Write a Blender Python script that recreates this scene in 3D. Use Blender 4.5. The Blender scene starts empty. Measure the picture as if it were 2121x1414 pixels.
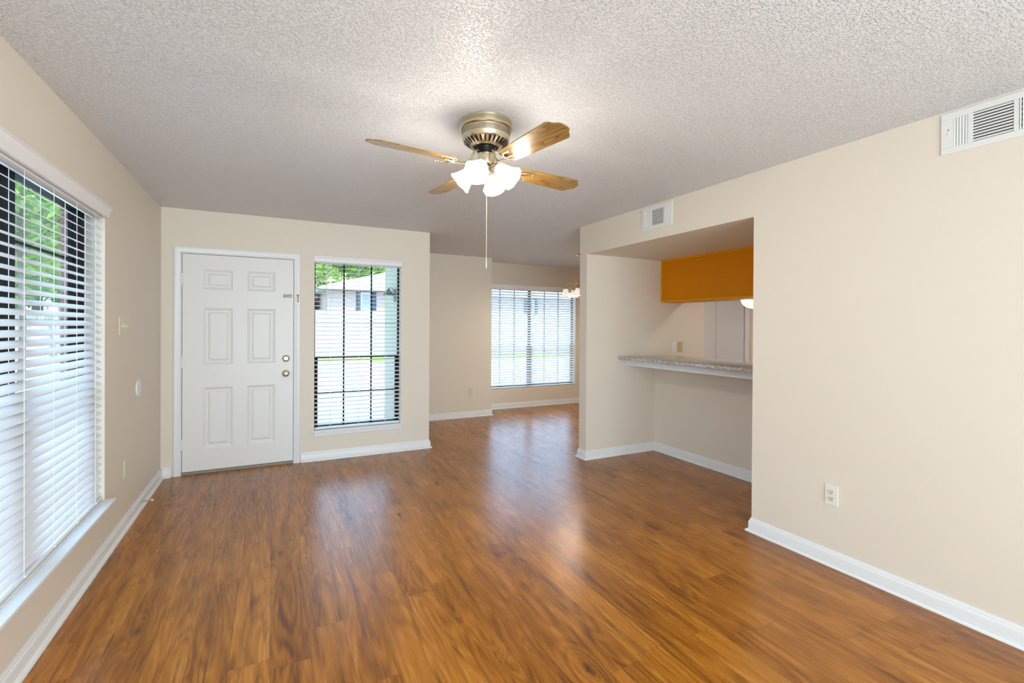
import bpy, bmesh, math, random
from mathutils import Vector, Matrix, Euler
random.seed(7)
SC = bpy.context.scene
COL = SC.collection

# ------------------------------------------------------------------ camera
W_PX, H_PX = 2121, 1414
F_PX, YAW, PITCH, ROLL, CY, CAM_H = 982.7, 0.4694, -0.0047, 0.0057, 679.3, 1.3883
s_, c_ = math.sin(YAW), math.cos(YAW)
r = Vector((c_, -s_, 0)); fw = Vector((s_, c_, 0)); up = Vector((0, 0, 1))
fw2 = math.cos(PITCH)*fw + math.sin(PITCH)*up
up2 = -math.sin(PITCH)*fw + math.cos(PITCH)*up
r3 = math.cos(ROLL)*r + math.sin(ROLL)*up2
up3 = -math.sin(ROLL)*r + math.cos(ROLL)*up2
cam_data = bpy.data.cameras.new('camera')
cam = bpy.data.objects.new('camera', cam_data); COL.objects.link(cam)
cam.matrix_world = Matrix(((r3.x, up3.x, -fw2.x, 0), (r3.y, up3.y, -fw2.y, 0), (r3.z, up3.z, -fw2.z, CAM_H), (0, 0, 0, 1)))
cam_data.sensor_width = 36.0
cam_data.lens = F_PX/W_PX*36.0
cam_data.shift_y = -(H_PX/2-CY)/W_PX
cam_data.clip_start = 0.02; cam_data.clip_end = 400
SC.camera = cam

# ------------------------------------------------------------------ colour management, sky, sun
SC.view_settings.view_transform = 'Standard'
SC.view_settings.look = 'None'
SC.view_settings.gamma = 1.0
SC.view_settings.use_curve_mapping = False
SC.view_settings.exposure = 0.29
world = bpy.data.worlds.new('sky'); SC.world = world
world.use_nodes = True
wn = world.node_tree
bg = wn.nodes['Background']
bg.inputs['Color'].default_value = (0.44, 0.69, 1.0, 1)
bg.inputs['Strength'].default_value = 5.0

def lamp(name, kind, loc, energy, color=(1, 1, 1), rot=None, **kw):
    l = bpy.data.lights.new(name, kind); l.energy = energy; l.color = color
    for k, v in kw.items(): setattr(l, k, v)
    o = bpy.data.objects.new(name, l); COL.objects.link(o); o.location = loc
    if rot: o.rotation_euler = rot
    return o
sun = lamp('sun', 'SUN', (6, -6, 12), 5.4, (1.0, 0.97, 0.92), angle=0.01)
sun.rotation_euler = Vector((-0.9, 0.55, -1.15)).to_track_quat('-Z', 'Y').to_euler()
# added room fill: cool area lamp at the solid wall behind the camera
back_light = lamp('added_rear_fill', 'AREA', (0.75, -2.35, 1.25), 156, (0.75, 0.90, 1.0), rot=(math.radians(101), 0, 0), shape='RECTANGLE', size=3.2, size_y=2.0, spread=math.radians(150))
kit_light = lamp('kitchen_ceiling_light', 'AREA', (4.85, 2.9, 2.12), 7, (1.0, 0.95, 0.86), shape='DISK', size=0.3)

# ------------------------------------------------------------------ room dimensions (metres)
XL, YF, XP, XR, YE, YA, YO, ZH = -0.886, 5.23, 1.602, 2.925, 4.177, 4.053, 2.139, 2.139
YB, YC, XB, XU, H = 6.71, 7.157, 3.046, 3.863, 2.44
XE = 5.4          # far right wall of dining and kitchen
YBACK = -2.45

# ------------------------------------------------------------------ materials
def nset(n, **kw):
    for k, v in kw.items(): n.inputs[k].default_value = v
def mat(name, color, rough=0.5, metal=0.0, var=0.05, scale=6.0, bump=0.0, bscale=200.0, emit=None, estr=0.0, spec=0.5, stretch=None):
    m = bpy.data.materials.new(name); m.use_nodes = True
    nt = m.node_tree; N, L = nt.nodes, nt.links
    b = N['Principled BSDF']
    tc = N.new('ShaderNodeTexCoord'); src = tc.outputs['Object']
    if stretch:
        mp = N.new('ShaderNodeMapping'); mp.inputs['Scale'].default_value = stretch
        L.new(src, mp.inputs['Vector']); src = mp.outputs['Vector']
    no = N.new('ShaderNodeTexNoise'); no.inputs['Scale'].default_value = scale; no.inputs['Detail'].default_value = 3
    L.new(src, no.inputs['Vector'])
    mx = N.new('ShaderNodeMix'); mx.data_type = 'RGBA'
    c = Vector(color[:3])
    mx.inputs['A'].default_value = (*(c*(1-var)), 1); mx.inputs['B'].default_value = (*[min(1, v) for v in c*(1+var)], 1)
    L.new(no.outputs['Fac'], mx.inputs['Factor']); L.new(mx.outputs['Result'], b.inputs['Base Color'])
    b.inputs['Roughness'].default_value = rough; b.inputs['Metallic'].default_value = metal
    b.inputs['Specular IOR Level'].default_value = spec
    if bump:
        n2 = N.new('ShaderNodeTexNoise'); n2.inputs['Scale'].default_value = bscale; n2.inputs['Detail'].default_value = 2
        L.new(tc.outputs['Object'], n2.inputs['Vector'])
        bp = N.new('ShaderNodeBump'); bp.inputs['Strength'].default_value = bump; bp.inputs['Distance'].default_value = 0.003
        L.new(n2.outputs['Fac'], bp.inputs['Height']); L.new(bp.outputs['Normal'], b.inputs['Normal'])
    if emit:
        b.inputs['Emission Color'].default_value = (*emit, 1); b.inputs['Emission Strength'].default_value = estr
    return m
def srgb(r_, g_, b_):
    f = lambda v: (v/255/12.92) if v <= 10 else ((v/255+0.055)/1.055)**2.4
    return (f(r_), f(g_), f(b_))

M = {}
M['wall'] = mat('beige_wall_paint', srgb(232, 223, 208), 0.55, var=0.015, scale=2, bump=0.08, bscale=160, spec=0.3)
M['trim'] = mat('white_trim_paint', srgb(236, 238, 238), 0.35, var=0.015)
M['door'] = mat('white_door_paint', srgb(236, 236, 234), 0.4, var=0.01)
M['blind'] = mat('white_blind_slat', srgb(240, 240, 242), 0.4, var=0.01)
M['cord'] = mat('white_cord', srgb(240, 240, 236), 0.7, var=0.02)
M['bronze'] = mat('dark_bronze_frame', srgb(18, 16, 15), 0.6, var=0.1, scale=30, spec=0.15)
M['almond'] = mat('almond_plastic', srgb(226, 218, 190), 0.35, var=0.02)
M['white_plastic'] = mat('white_plastic', srgb(235, 235, 230), 0.35, var=0.02)
M['dark'] = mat('dark_slot', srgb(28, 24, 20), 0.7, var=0.1)
M['grille'] = mat('white_painted_steel', srgb(233, 234, 232), 0.4, var=0.01)
M['nickel'] = mat('brushed_nickel', srgb(178, 166, 138), 0.32, 1.0, var=0.06, scale=60)
M['antique'] = mat('antique_brass', srgb(214, 204, 178), 0.27, 1.0, var=0.05, scale=40)
M['black_metal'] = mat('black_motor_metal', srgb(30, 27, 24), 0.35, 0.6, var=0.1)
M['brass'] = mat('polished_brass', srgb(226, 186, 110), 0.18, 1.0, var=0.05, scale=30)
M['bulb'] = mat('lit_bulb', (1, 1, 1), 0.4, emit=(1.0, 0.90, 0.76), estr=5)
M['rubber'] = mat('white_rubber', srgb(240, 240, 240), 0.6, var=0.02)
M['steel'] = mat('spring_steel', srgb(200, 200, 200), 0.3, 1.0, var=0.05)

def shade_mat(name, col, tr):
    m = bpy.data.materials.new(name); m.use_nodes = True
    N, L = m.node_tree.nodes, m.node_tree.links
    N.remove(N['Principled BSDF']); out = N['Material Output']
    d = N.new('ShaderNodeBsdfDiffuse'); t = N.new('ShaderNodeBsdfTranslucent'); g = N.new('ShaderNodeBsdfGlossy')
    no = N.new('ShaderNodeTexNoise'); no.inputs['Scale'].default_value = 18
    rp = N.new('ShaderNodeMix'); rp.data_type = 'RGBA'
    rp.inputs['A'].default_value = (*[v*0.95 for v in col], 1); rp.inputs['B'].default_value = (*col, 1)
    L.new(no.outputs['Fac'], rp.inputs['Factor'])
    L.new(rp.outputs['Result'], d.inputs['Color']); L.new(rp.outputs['Result'], t.inputs['Color'])
    g.inputs['Roughness'].default_value = 0.15
    m1 = N.new('ShaderNodeMixShader'); m1.inputs[0].default_value = tr
    L.new(d.outputs[0], m1.inputs[1]); L.new(t.outputs[0], m1.inputs[2])
    m2 = N.new('ShaderNodeMixShader'); m2.inputs[0].default_value = 0.05
    L.new(m1.outputs[0], m2.inputs[1]); L.new(g.outputs[0], m2.inputs[2]); L.new(m2.outputs[0], out.inputs['Surface'])
    return m
M['frosted'] = shade_mat('frosted_white_glass', (0.93, 0.92, 0.91), 0.30)
M['leaf_a'] = shade_mat('bright_green_leaf', srgb(146, 172, 84), 0.5)
M['leaf_b'] = shade_mat('deep_green_leaf', srgb(114, 146, 74), 0.5)

def glass_mat():
    m = bpy.data.materials.new('window_glass'); m.use_nodes = True
    N, L = m.node_tree.nodes, m.node_tree.links
    N.remove(N['Principled BSDF']); out = N['Material Output']
    t = N.new('ShaderNodeBsdfTransparent'); g = N.new('ShaderNodeBsdfGlossy'); g.inputs['Roughness'].default_value = 0.02
    no = N.new('ShaderNodeTexNoise'); no.inputs['Scale'].default_value = 2
    rp = N.new('ShaderNodeMix'); rp.data_type = 'RGBA'
    rp.inputs['A'].default_value = (0.95, 0.97, 0.96, 1); rp.inputs['B'].default_value = (0.98, 0.99, 0.99, 1)
    L.new(no.outputs['Fac'], rp.inputs['Factor']); L.new(rp.outputs['Result'], t.inputs['Color'])
    fr = N.new('ShaderNodeLayerWeight')
    pw = N.new('ShaderNodeMath'); pw.operation = 'POWER'; pw.inputs[1].default_value = 5.0; L.new(fr.outputs['Facing'], pw.inputs[0])
    fa = N.new('ShaderNodeMath'); fa.operation = 'MULTIPLY_ADD'; fa.inputs[1].default_value = 0.35; fa.inputs[2].default_value = 0.025; L.new(pw.outputs[0], fa.inputs[0])
    mx = N.new('ShaderNodeMixShader')
    L.new(fa.outputs[0], mx.inputs[0]); L.new(t.outputs[0], mx.inputs[1]); L.new(g.outputs[0], mx.inputs[2]); L.new(mx.outputs[0], out.inputs['Surface'])
    return m
M['glass'] = glass_mat()

def ceiling_mat():
    m = mat('textured_ceiling_paint', srgb(231, 232, 234), 0.45, var=0.01, spec=0.35)
    N, L = m.node_tree.nodes, m.node_tree.links
    b = N['Principled BSDF']
    tc = N.new('ShaderNodeTexCoord')
    n1 = N.new('ShaderNodeTexNoise'); nset(n1, Scale=120.0, Detail=2.0, Roughness=0.55, Distortion=0.4)
    L.new(tc.outputs['Object'], n1.inputs['Vector'])
    cr = N.new('ShaderNodeValToRGB'); cr.color_ramp.elements[0].position = 0.50; cr.color_ramp.elements[1].position = 0.64
    L.new(n1.outputs['Fac'], cr.inputs['Fac'])
    bp = N.new('ShaderNodeBump'); nset(bp, Strength=0.9, Distance=0.0042)
    L.new(cr.outputs['Color'], bp.inputs['Height']); L.new(bp.outputs['Normal'], b.inputs['Normal'])
    return m
M['ceiling'] = ceiling_mat()

def floor_mat():
    m = bpy.data.materials.new('vinyl_plank_floor'); m.use_nodes = True
    N, L = m.node_tree.nodes, m.node_tree.links
    b = N['Principled BSDF']
    PW, PL = 0.152, 1.22
    def math_(op, a, b_=None, c=None):
        n = N.new('ShaderNodeMath'); n.operation = op
        for i, v in enumerate((a, b_, c)):
            if v is None: continue
            if isinstance(v, (int, float)): n.inputs[i].default_value = v
            else: L.new(v, n.inputs[i])
        return n.outputs[0]
    tc = N.new('ShaderNodeTexCoord'); sp = N.new('ShaderNodeSeparateXYZ'); L.new(tc.outputs['Object'], sp.inputs[0])
    X, Y = sp.outputs['X'], sp.outputs['Y']
    u = math_('DIVIDE', X, PW); row = math_('FLOOR', u)
    w1 = N.new('ShaderNodeTexWhiteNoise'); w1.noise_dimensions = '1D'; L.new(row, w1.inputs['W'])
    v = math_('ADD', math_('DIVIDE', Y, PL), math_('MULTIPLY', w1.outputs['Value'], 7.3)); colm = math_('FLOOR', v)
    cb = N.new('ShaderNodeCombineXYZ'); L.new(row, cb.inputs[0]); L.new(colm, cb.inputs[1])
    w2 = N.new('ShaderNodeTexWhiteNoise'); w2.noise_dimensions = '2D'; L.new(cb.outputs[0], w2.inputs['Vector'])
    rnd = w2.outputs['Value']
    # seams
    fu = math_('FRACT', u); fv = math_('FRACT', v)
    eu = math_('MINIMUM', fu, math_('SUBTRACT', 1.0, fu)); ev = math_('MULTIPLY', math_('MINIMUM', fv, math_('SUBTRACT', 1.0, fv)), PL/PW)
    seam = math_('LESS_THAN', math_('MINIMUM', eu, ev), 0.007)
    # grain coordinates, shifted per plank
    gx = math_('ADD', X, math_('MULTIPLY', rnd, 13.7)); gy = math_('ADD', Y, math_('MULTIPLY', rnd, 41.0))
    g = N.new('ShaderNodeCombineXYZ'); L.new(gx, g.inputs[0]); L.new(gy, g.inputs[1])
    def noise(sx, sy, scale, detail=4, rough=0.6, dist=0.0):
        mp = N.new('ShaderNodeMapping'); mp.inputs['Scale'].default_value = (sx, sy, 1); L.new(g.outputs[0], mp.inputs['Vector'])
        n = N.new('ShaderNodeTexNoise'); nset(n, Scale=scale, Detail=float(detail), Roughness=rough, Distortion=dist)
        L.new(mp.outputs[0], n.inputs['Vector']); return n.outputs['Fac']
    broad = noise(1, 0.10, 13, 3, 0.55, 0.6)
    fine = noise(1, 0.030, 110, 4, 0.75, 0.2)
    # knots: one in some of the cells of a stretched cell pattern; the ring lines bend around them
    mpk = N.new('ShaderNodeMapping'); mpk.inputs['Scale'].default_value = (1, 0.36, 1); L.new(g.outputs[0], mpk.inputs['Vector'])
    vo = N.new('ShaderNodeTexVoronoi'); vo.inputs['Scale'].default_value = 4.6; L.new(mpk.outputs[0], vo.inputs['Vector'])
    vs_ = N.new('ShaderNodeSeparateColor'); L.new(vo.outputs['Color'], vs_.inputs[0])
    has = math_('GREATER_THAN', vs_.outputs[0], 0.45)
    wob = noise(1, 0.5, 60, 2, 0.5, 0.0)
    kd = math_('ADD', vo.outputs['Distance'], math_('MULTIPLY', math_('SUBTRACT', wob, 0.5), 0.09))
    kn = N.new('ShaderNodeMapRange'); nset(kn, **{'From Min': 0.025, 'From Max': 0.10, 'To Min': 1.0, 'To Max': 0.0}); L.new(kd, kn.inputs['Value'])
    knot = math_('MULTIPLY', kn.outputs[0], has)
    fo = N.new('ShaderNodeMapRange'); nset(fo, **{'From Min': 0.0, 'From Max': 0.42, 'To Min': 1.0, 'To Max': 0.0}); L.new(vo.outputs['Distance'], fo.inputs['Value'])
    pull = math_('MULTIPLY', math_('POWER', fo.outputs[0], 2.0), math_('MULTIPLY', has, 0.35))
    ringn = math_('ADD', noise(1, 0.11, 7, 1.5, 0.45, 0.4), pull)
    wvf = math_('ADD', math_('MULTIPLY', math_('SINE', math_('MULTIPLY', ringn, 95.0)), 0.5), 0.5)
    streak = noise(1, 0.06, 30, 3, 0.5, 1.2)
    sk = N.new('ShaderNodeMapRange'); nset(sk, **{'From Min': 0.57, 'From Max': 0.72, 'To Min': 0.0, 'To Max': 0.68}); L.new(streak, sk.inputs['Value'])
    mixv = math_('ADD', math_('ADD', math_('MULTIPLY', broad, 0.50), math_('MULTIPLY', fine, 0.42)), math_('MULTIPLY', wvf, 0.12))
    mixv = math_('ADD', mixv, math_('MULTIPLY', math_('SUBTRACT', rnd, 0.5), 0.13))
    cr = N.new('ShaderNodeValToRGB'); e = cr.color_ramp.elements
    e[0].position = 0.30; e[0].color = (*srgb(100, 54, 6), 1)
    e[1].position = 0.74; e[1].color = (*srgb(202, 134, 54), 1)
    k = e.new(0.42); k.color = (*srgb(144, 85, 16), 1)
    k = e.new(0.56); k.color = (*srgb(172, 107, 28), 1)
    L.new(mixv, cr.inputs['Fac'])
    def mixc(fac, a, col, mode='MIX'):
        n = N.new('ShaderNodeMix'); n.data_type = 'RGBA'; n.blend_type = mode
        L.new(fac, n.inputs['Factor']); L.new(a, n.inputs['A']); n.inputs['B'].default_value = (*col, 1); return n.outputs['Result']
    c1 = mixc(sk.outputs[0], cr.outputs['Color'], srgb(84, 46, 16))
    c2 = mixc(math_('MULTIPLY', knot, 0.9), c1, srgb(50, 28, 20))
    c3 = mixc(math_('MULTIPLY', seam, 0.55), c2, srgb(60, 32, 18))
    L.new(c3, b.inputs['Base Color'])
    rr = N.new('ShaderNodeMapRange'); nset(rr, **{'To Min': 0.23, 'To Max': 0.31}); L.new(fine, rr.inputs['Value'])
    L.new(rr.outputs[0], b.inputs['Roughness'])
    b.inputs['Specular IOR Level'].default_value = 0.46
    bp = N.new('ShaderNodeBump'); nset(bp, Strength=0.10, Distance=0.002)
    L.new(math_('SUBTRACT', fine, math_('MULTIPLY', seam, 0.8)), bp.inputs['Height']); L.new(bp.outputs['Normal'], b.inputs['Normal'])
    return m
M['floor'] = floor_mat()

def wood_mat(name, dark, mid, light, rough, rings=7.0, dist=6.0, axis='X', stretch=0.12, coat=0.0):
    m = bpy.data.materials.new(name); m.use_nodes = True
    N, L = m.node_tree.nodes, m.node_tree.links
    b = N['Principled BSDF']; tc = N.new('ShaderNodeTexCoord')
    mp = N.new('ShaderNodeMapping')
    sc = {'X': (stretch, 1, 1), 'Y': (1, stretch, 1), 'Z': (1, 1, stretch)}[axis]
    mp.inputs['Scale'].default_value = sc; L.new(tc.outputs['Object'], mp.inputs['Vector'])
    rn = N.new('ShaderNodeTexNoise'); nset(rn, Scale=rings, Detail=1.5, Roughness=0.45, Distortion=0.3); L.new(mp.outputs[0], rn.inputs['Vector'])
    wm = N.new('ShaderNodeMath'); wm.operation = 'MULTIPLY'; wm.inputs[1].default_value = dist; L.new(rn.outputs['Fac'], wm.inputs[0])
    wf = N.new('ShaderNodeMath'); wf.operation = 'FRACT'; L.new(wm.outputs[0], wf.inputs[0])
    wv = N.new('ShaderNodeMath'); wv.operation = 'POWER'; wv.inputs[1].default_value = 0.6; L.new(wf.outputs[0], wv.inputs[0])
    no = N.new('ShaderNodeTexNoise'); nset(no, Scale=90.0, Detail=4.0); L.new(mp.outputs[0], no.inputs['Vector'])
    ad = N.new('ShaderNodeMath'); ad.operation = 'MULTIPLY_ADD'; ad.inputs[1].default_value = 0.35
    L.new(no.outputs['Fac'], ad.inputs[0]); 
    mu = N.new('ShaderNodeMath'); mu.operation = 'MULTIPLY'; mu.inputs[1].default_value = 0.65; L.new(wv.outputs[0], mu.inputs[0]); L.new(mu.outputs[0], ad.inputs[2])
    cr = N.new('ShaderNodeValToRGB'); e = cr.color_ramp.elements
    e[0].position = 0.12; e[0].color = (*dark, 1); e[1].position = 0.75; e[1].color = (*light, 1)
    k = e.new(0.38); k.color = (*mid, 1)
    L.new(ad.outputs[0], cr.inputs['Fac']); L.new(cr.outputs['Color'], b.inputs['Base Color'])
    b.inputs['Roughness'].default_value = rough; b.inputs['Specular IOR Level'].default_value = 0.5 if coat else 0.12; b.inputs['Coat Weight'].default_value = coat; b.inputs['Coat Roughness'].default_value = 0.12
    return m
M['blade'] = wood_mat('oak_blade_veneer', srgb(74, 52, 20), srgb(132, 98, 44), srgb(158, 122, 62), 0.30, 9.0, 16.0, 'X', 0.20, 0.3)
M['cabinet'] = wood_mat('honey_oak_cabinet', srgb(210, 126, 0), srgb(216, 132, 0), srgb(222, 138, 1), 0.45, 5.0, 1.0, 'Y', 0.06)
M['cab_edge'] = wood_mat('honey_oak_edge', srgb(222, 148, 6), srgb(228, 154, 8), srgb(232, 160, 10), 0.45, 5.0, 1.0, 'Y', 0.06)

def granite_mat():
    m = bpy.data.materials.new('speckled_granite'); m.use_nodes = True
    N, L = m.node_tree.nodes, m.node_tree.links
    b = N['Principled BSDF']; tc = N.new('ShaderNodeTexCoord')
    v = N.new('ShaderNodeTexVoronoi'); v.inputs['Scale'].default_value = 160; L.new(tc.outputs['Object'], v.inputs['Vector'])
    n = N.new('ShaderNodeTexNoise'); nset(n, Scale=110.0, Detail=3.0); L.new(tc.outputs['Object'], n.inputs['Vector'])
    sp = N.new('ShaderNodeSeparateColor'); L.new(v.outputs['Color'], sp.inputs[0])
    ad = N.new('ShaderNodeMath'); ad.operation = 'MULTIPLY_ADD'; ad.inputs[1].default_value = 0.6; L.new(sp.outputs[0], ad.inputs[0])
    ml = N.new('ShaderNodeMath'); ml.operation = 'MULTIPLY'; ml.inputs[1].default_value = 0.4; L.new(n.outputs['Fac'], ml.inputs[0]); L.new(ml.outputs[0], ad.inputs[2])
    cr = N.new('ShaderNodeValToRGB'); e = cr.color_ramp.elements
    e[0].position = 0.15; e[0].color = (*srgb(98, 94, 90), 1); e[1].position = 0.8; e[1].color = (*srgb(228, 226, 222), 1)
    k = e.new(0.45); k.color = (*srgb(174, 170, 164), 1)
    L.new(ad.outputs[0], cr.inputs['Fac']); L.new(cr.outputs['Color'], b.inputs['Base Color'])
    b.inputs['Roughness'].default_value = 0.06
    return m
M['granite'] = granite_mat()

def brick_mat(name, c1, c2, mortar, sc=1.0):
    m = bpy.data.materials.new(name); m.use_nodes = True
    N, L = m.node_tree.nodes, m.node_tree.links
    b = N['Principled BSDF']; tc = N.new('ShaderNodeTexCoord')
    sp = N.new('ShaderNodeSeparateXYZ'); L.new(tc.outputs['Object'], sp.inputs[0])
    ad = N.new('ShaderNodeMath'); ad.operation = 'ADD'; L.new(sp.outputs['X'], ad.inputs[0]); L.new(sp.outputs['Y'], ad.inputs[1])
    cb = N.new('ShaderNodeCombineXYZ'); L.new(ad.outputs[0], cb.inputs[0]); L.new(sp.outputs['Z'], cb.inputs[1])
    br = N.new('ShaderNodeTexBrick')
    nset(br, Scale=1.0*sc, Color1=(*c1, 1), Color2=(*c2, 1), Mortar=(*mortar, 1), **{'Mortar Size': 0.008, 'Brick Width': 0.21, 'Row Height': 0.075})
    L.new(cb.outputs[0], br.inputs['Vector']); L.new(br.outputs['Color'], b.inputs['Base Color'])
    bp = N.new('ShaderNodeBump'); nset(bp, Strength=0.5, Distance=0.006); bp.invert = True
    L.new(br.outputs['Fac'], bp.inputs['Height']); L.new(bp.outputs['Normal'], b.inputs['Normal'])
    b.inputs['Roughness'].default_value = 0.9
    return m
M['brick'] = brick_mat('pink_brick', srgb(150, 108, 96), srgb(134, 92, 82), srgb(150, 140, 132))
M['house_brick'] = brick_mat('pale_brick', srgb(176, 152, 140), srgb(160, 136, 124), srgb(186, 178, 170))
M['concrete'] = mat('pale_concrete', srgb(205, 203, 196), 0.9, var=0.06, scale=1.2, bump=0.1)
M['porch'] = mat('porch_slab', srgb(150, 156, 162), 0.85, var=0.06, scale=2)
M['grass'] = mat('lawn_grass', srgb(112, 138, 44), 0.9, var=0.25, scale=9, bump=0.5, bscale=60)
M['fence'] = mat('weathered_fence_board', srgb(176, 176, 176), 0.85, var=0.10, scale=12, stretch=(4, 4, 0.3))
M['fence_grey'] = mat('grey_fence_board', srgb(172, 166, 158), 0.85, var=0.16, scale=14, stretch=(4, 4, 0.3))
M['shutter'] = mat('slate_blue_shutter', srgb(46, 56, 74), 0.6, var=0.05)
M['roof'] = mat('pale_roof_shingle', srgb(170, 166, 160), 0.9, var=0.10, scale=20)
M['siding'] = mat('cream_siding', srgb(186, 188, 170), 0.7, var=0.03)
M['bark'] = mat('tree_bark', srgb(92, 80, 72), 0.9, var=0.2, scale=10, stretch=(5, 5, 0.7))
M['lantern'] = mat('grey_lantern_metal', srgb(120, 126, 124), 0.5, 0.3)
M['bifold'] = mat('bifold_white_paint', srgb(222, 224, 228), 0.45, var=0.01)

# ------------------------------------------------------------------ mesh helpers
class MB:
    def __init__(s): s.bm = bmesh.new()
    def face(s, vs): 
        try: s.bm.faces.new(vs)
        except ValueError: pass
    def box(s, x0, x1, y0, y1, z0, z1, mx=None):
        P = [Vector((x, y, z)) for x in (x0, x1) for y in (y0, y1) for z in (z0, z1)]
        if mx: P = [mx @ p for p in P]
        v = [s.bm.verts.new(p) for p in P]
        for q in ((0, 1, 3, 2), (4, 6, 7, 5), (0, 4, 5, 1), (2, 3, 7, 6), (0, 2, 6, 4), (1, 5, 7, 3)): s.face([v[i] for i in q])
        return s
    def loft(s, rings, caps=True, closed=True):
        vs = [[s.bm.verts.new(p) for p in ring] for ring in rings]
        n = len(vs[0])
        for a, b in zip(vs[:-1], vs[1:]):
            for i in range(n if closed else n-1):
                j = (i+1) % n; s.face([a[i], a[j], b[j], b[i]])
        if caps: s.face(vs[0][::-1]); s.face(vs[-1])
        return s
    def lathe(s, prof, loc=(0, 0, 0), seg=40, mx=None, caps=False):
        rings = []
        for rr, z in prof:
            ring = []
            for i in range(seg):
                a = 2*math.pi*i/seg
                p = Vector((rr*math.cos(a), rr*math.sin(a), z))
                if mx: p = mx @ p
                ring.append(p+Vector(loc))
            rings.append(ring)
        return s.loft(rings, caps)
    def tube(s, path, rad, seg=10, caps=True):
        path = [Vector(p) for p in path]; n = len(path); rings = []
        rads = rad if isinstance(rad, (list, tuple)) else [rad]*n
        ref = None
        for i, p in enumerate(path):
            t = (path[min(i+1, n-1)]-path[max(i-1, 0)]).normalized()
            if ref is None: ref = Vector((0, 0, 1)) if abs(t.z) < 0.9 else Vector((1, 0, 0))
            a = t.cross(ref).normalized(); b = a.cross(t).normalized(); ref = b
            rings.append([p+(a*math.cos(q)+b*math.sin(q))*rads[i] for q in [2*math.pi*k/seg for k in range(seg)]])
        return s.loft(rings, caps)
    def sphere(s, loc, rad, u=20, v=12, sz=1.0):
        return s.lathe([(max(1e-4, rad*math.sin(math.pi*i/v)), -rad*sz*math.cos(math.pi*i/v)) for i in range(v+1)], loc, u)
    def poly_extrude(s, pts, d):
        """pts: 3-D outline, d: extrusion vector"""
        d = Vector(d); return s.loft([[Vector(p) for p in pts], [Vector(p)+d for p in pts]])
    def build(s, name, material, parent=None, smooth=None, bevel=0.0, loc=None):
        bmesh.ops.recalc_face_normals(s.bm, faces=s.bm.faces[:])
        me = bpy.data.meshes.new(name); s.bm.to_mesh(me); s.bm.free()
        me.materials.append(material)
        if smooth:
            for p in me.polygons: p.use_smooth = True
            me.set_sharp_from_angle(angle=math.radians(smooth))
        o = bpy.data.objects.new(name, me); COL.objects.link(o)
        if parent: o.parent = parent
        if loc: o.location = loc
        if bevel:
            b = o.modifiers.new('edge', 'BEVEL'); b.width = bevel; b.segments = 2; b.limit_method = 'ANGLE'
        return o
def tag(o, label, cat, group=None, kind=None):
    o['label'] = label; o['category'] = cat
    if group: o['group'] = group
    if kind: o['kind'] = kind
    return o
def empty(name, loc, label, cat, group=None, kind=None, rz=0):
    o = bpy.data.objects.new(name, None); COL.objects.link(o); o.location = loc; o.rotation_euler = (0, 0, rz); o.empty_display_size = 0.1
    return tag(o, label, cat, group, kind)

# ------------------------------------------------------------------ setting: floor, ceiling, walls
tag(MB().box(XL-0.14, XE+0.1, YBACK-0.14, YC+0.14, -0.06, 0).build('floor', M['floor']), 'glossy brown wood plank floor running away from the camera', 'floor', kind='structure')
tag(MB().box(XL-0.14, XE+0.1, YBACK-0.14, YC+0.14, H, H+0.12).build('ceiling', M['ceiling']), 'white knockdown textured ceiling over the whole room', 'ceiling', kind='structure')

W1 = dict(y0=1.76, y1=3.622, z0=0.335, z1=2.06)       # left window opening
W2 = dict(x0=0.392, x1=1.276, z0=0.305, z1=2.075)     # window beside the entry door
W3 = dict(x0=3.16, x1=4.92, z0=0.335, z1=2.06)        # dining window
D1 = dict(x0=-0.745, x1=0.212, z1=2.05)
T = 0.125

def wall_with_holes(mb, axis, a0, a1, t0, t1, z1, holes):
    """axis 'x': wall runs along x between a0,a1; thickness t0..t1 in y"""
    def bx(u0, u1, w0, w1):
        if u1-u0 < 1e-4 or w1-w0 < 1e-4: return
        if axis == 'x': mb.box(u0, u1, t0, t1, w0, w1)
        else: mb.box(t0, t1, u0, u1, w0, w1)
    u = a0
    for (h0, h1, z0, zz1) in sorted(holes):
        bx(u, h0, 0, z1); bx(h0, h1, 0, z0); bx(h0, h1, zz1, z1); u = h1
    bx(u, a1, 0, z1)
    return mb
tag(wall_with_holes(MB(), 'y', YBACK-0.14, YF+T, XL-T, XL, H, [(W1['y0'], W1['y1'], W1['z0'], W1['z1'])]).build('wall_left', M['wall']), 'beige wall with the large blinds window', 'wall', kind='structure')
tag(wall_with_holes(MB(), 'x', XL, XP, YF, YF+T, H, [(D1['x0'], D1['x1'], 0, D1['z1']), (W2['x0'], W2['x1'], W2['z0'], W2['z1'])]).build('wall_front', M['wall']), 'beige wall holding the white entry door and narrow window', 'wall', kind='structure')
tag(MB().box(XP-T, XP, YF+T, YB, 0, H).build('wall_nook', M['wall']), 'beige return wall between the entry wall and the dining area', 'wall', kind='structure')
tag(MB().box(XP-T, XB, YB, YB+T, 0, H).box(XB-T, XB, YB+T, YC, 0, H).build('wall_dining', M['wall']), 'beige stub wall to the left of the dining window', 'wall', kind='structure')
tag(wall_with_holes(MB(), 'x', XB-T, XE, YC, YC+T, H, [(W3['x0'], W3['x1'], W3['z0'], W3['z1'])]).build('wall_far', M['wall']), 'beige dining wall around the wide blinds window', 'wall', kind='structure')
tag(MB().box(XE, XE+0.1, 0.5, YC+T, 0, H).build('wall_kitchen', M['wall']), 'beige wall at the back of the kitchen with the bifold door', 'wall', kind='structure')
mb = MB().box(XR, XR+T, YBACK, YO, 0, H).box(XR, XR+T, YO, YE, ZH, H)
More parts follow.
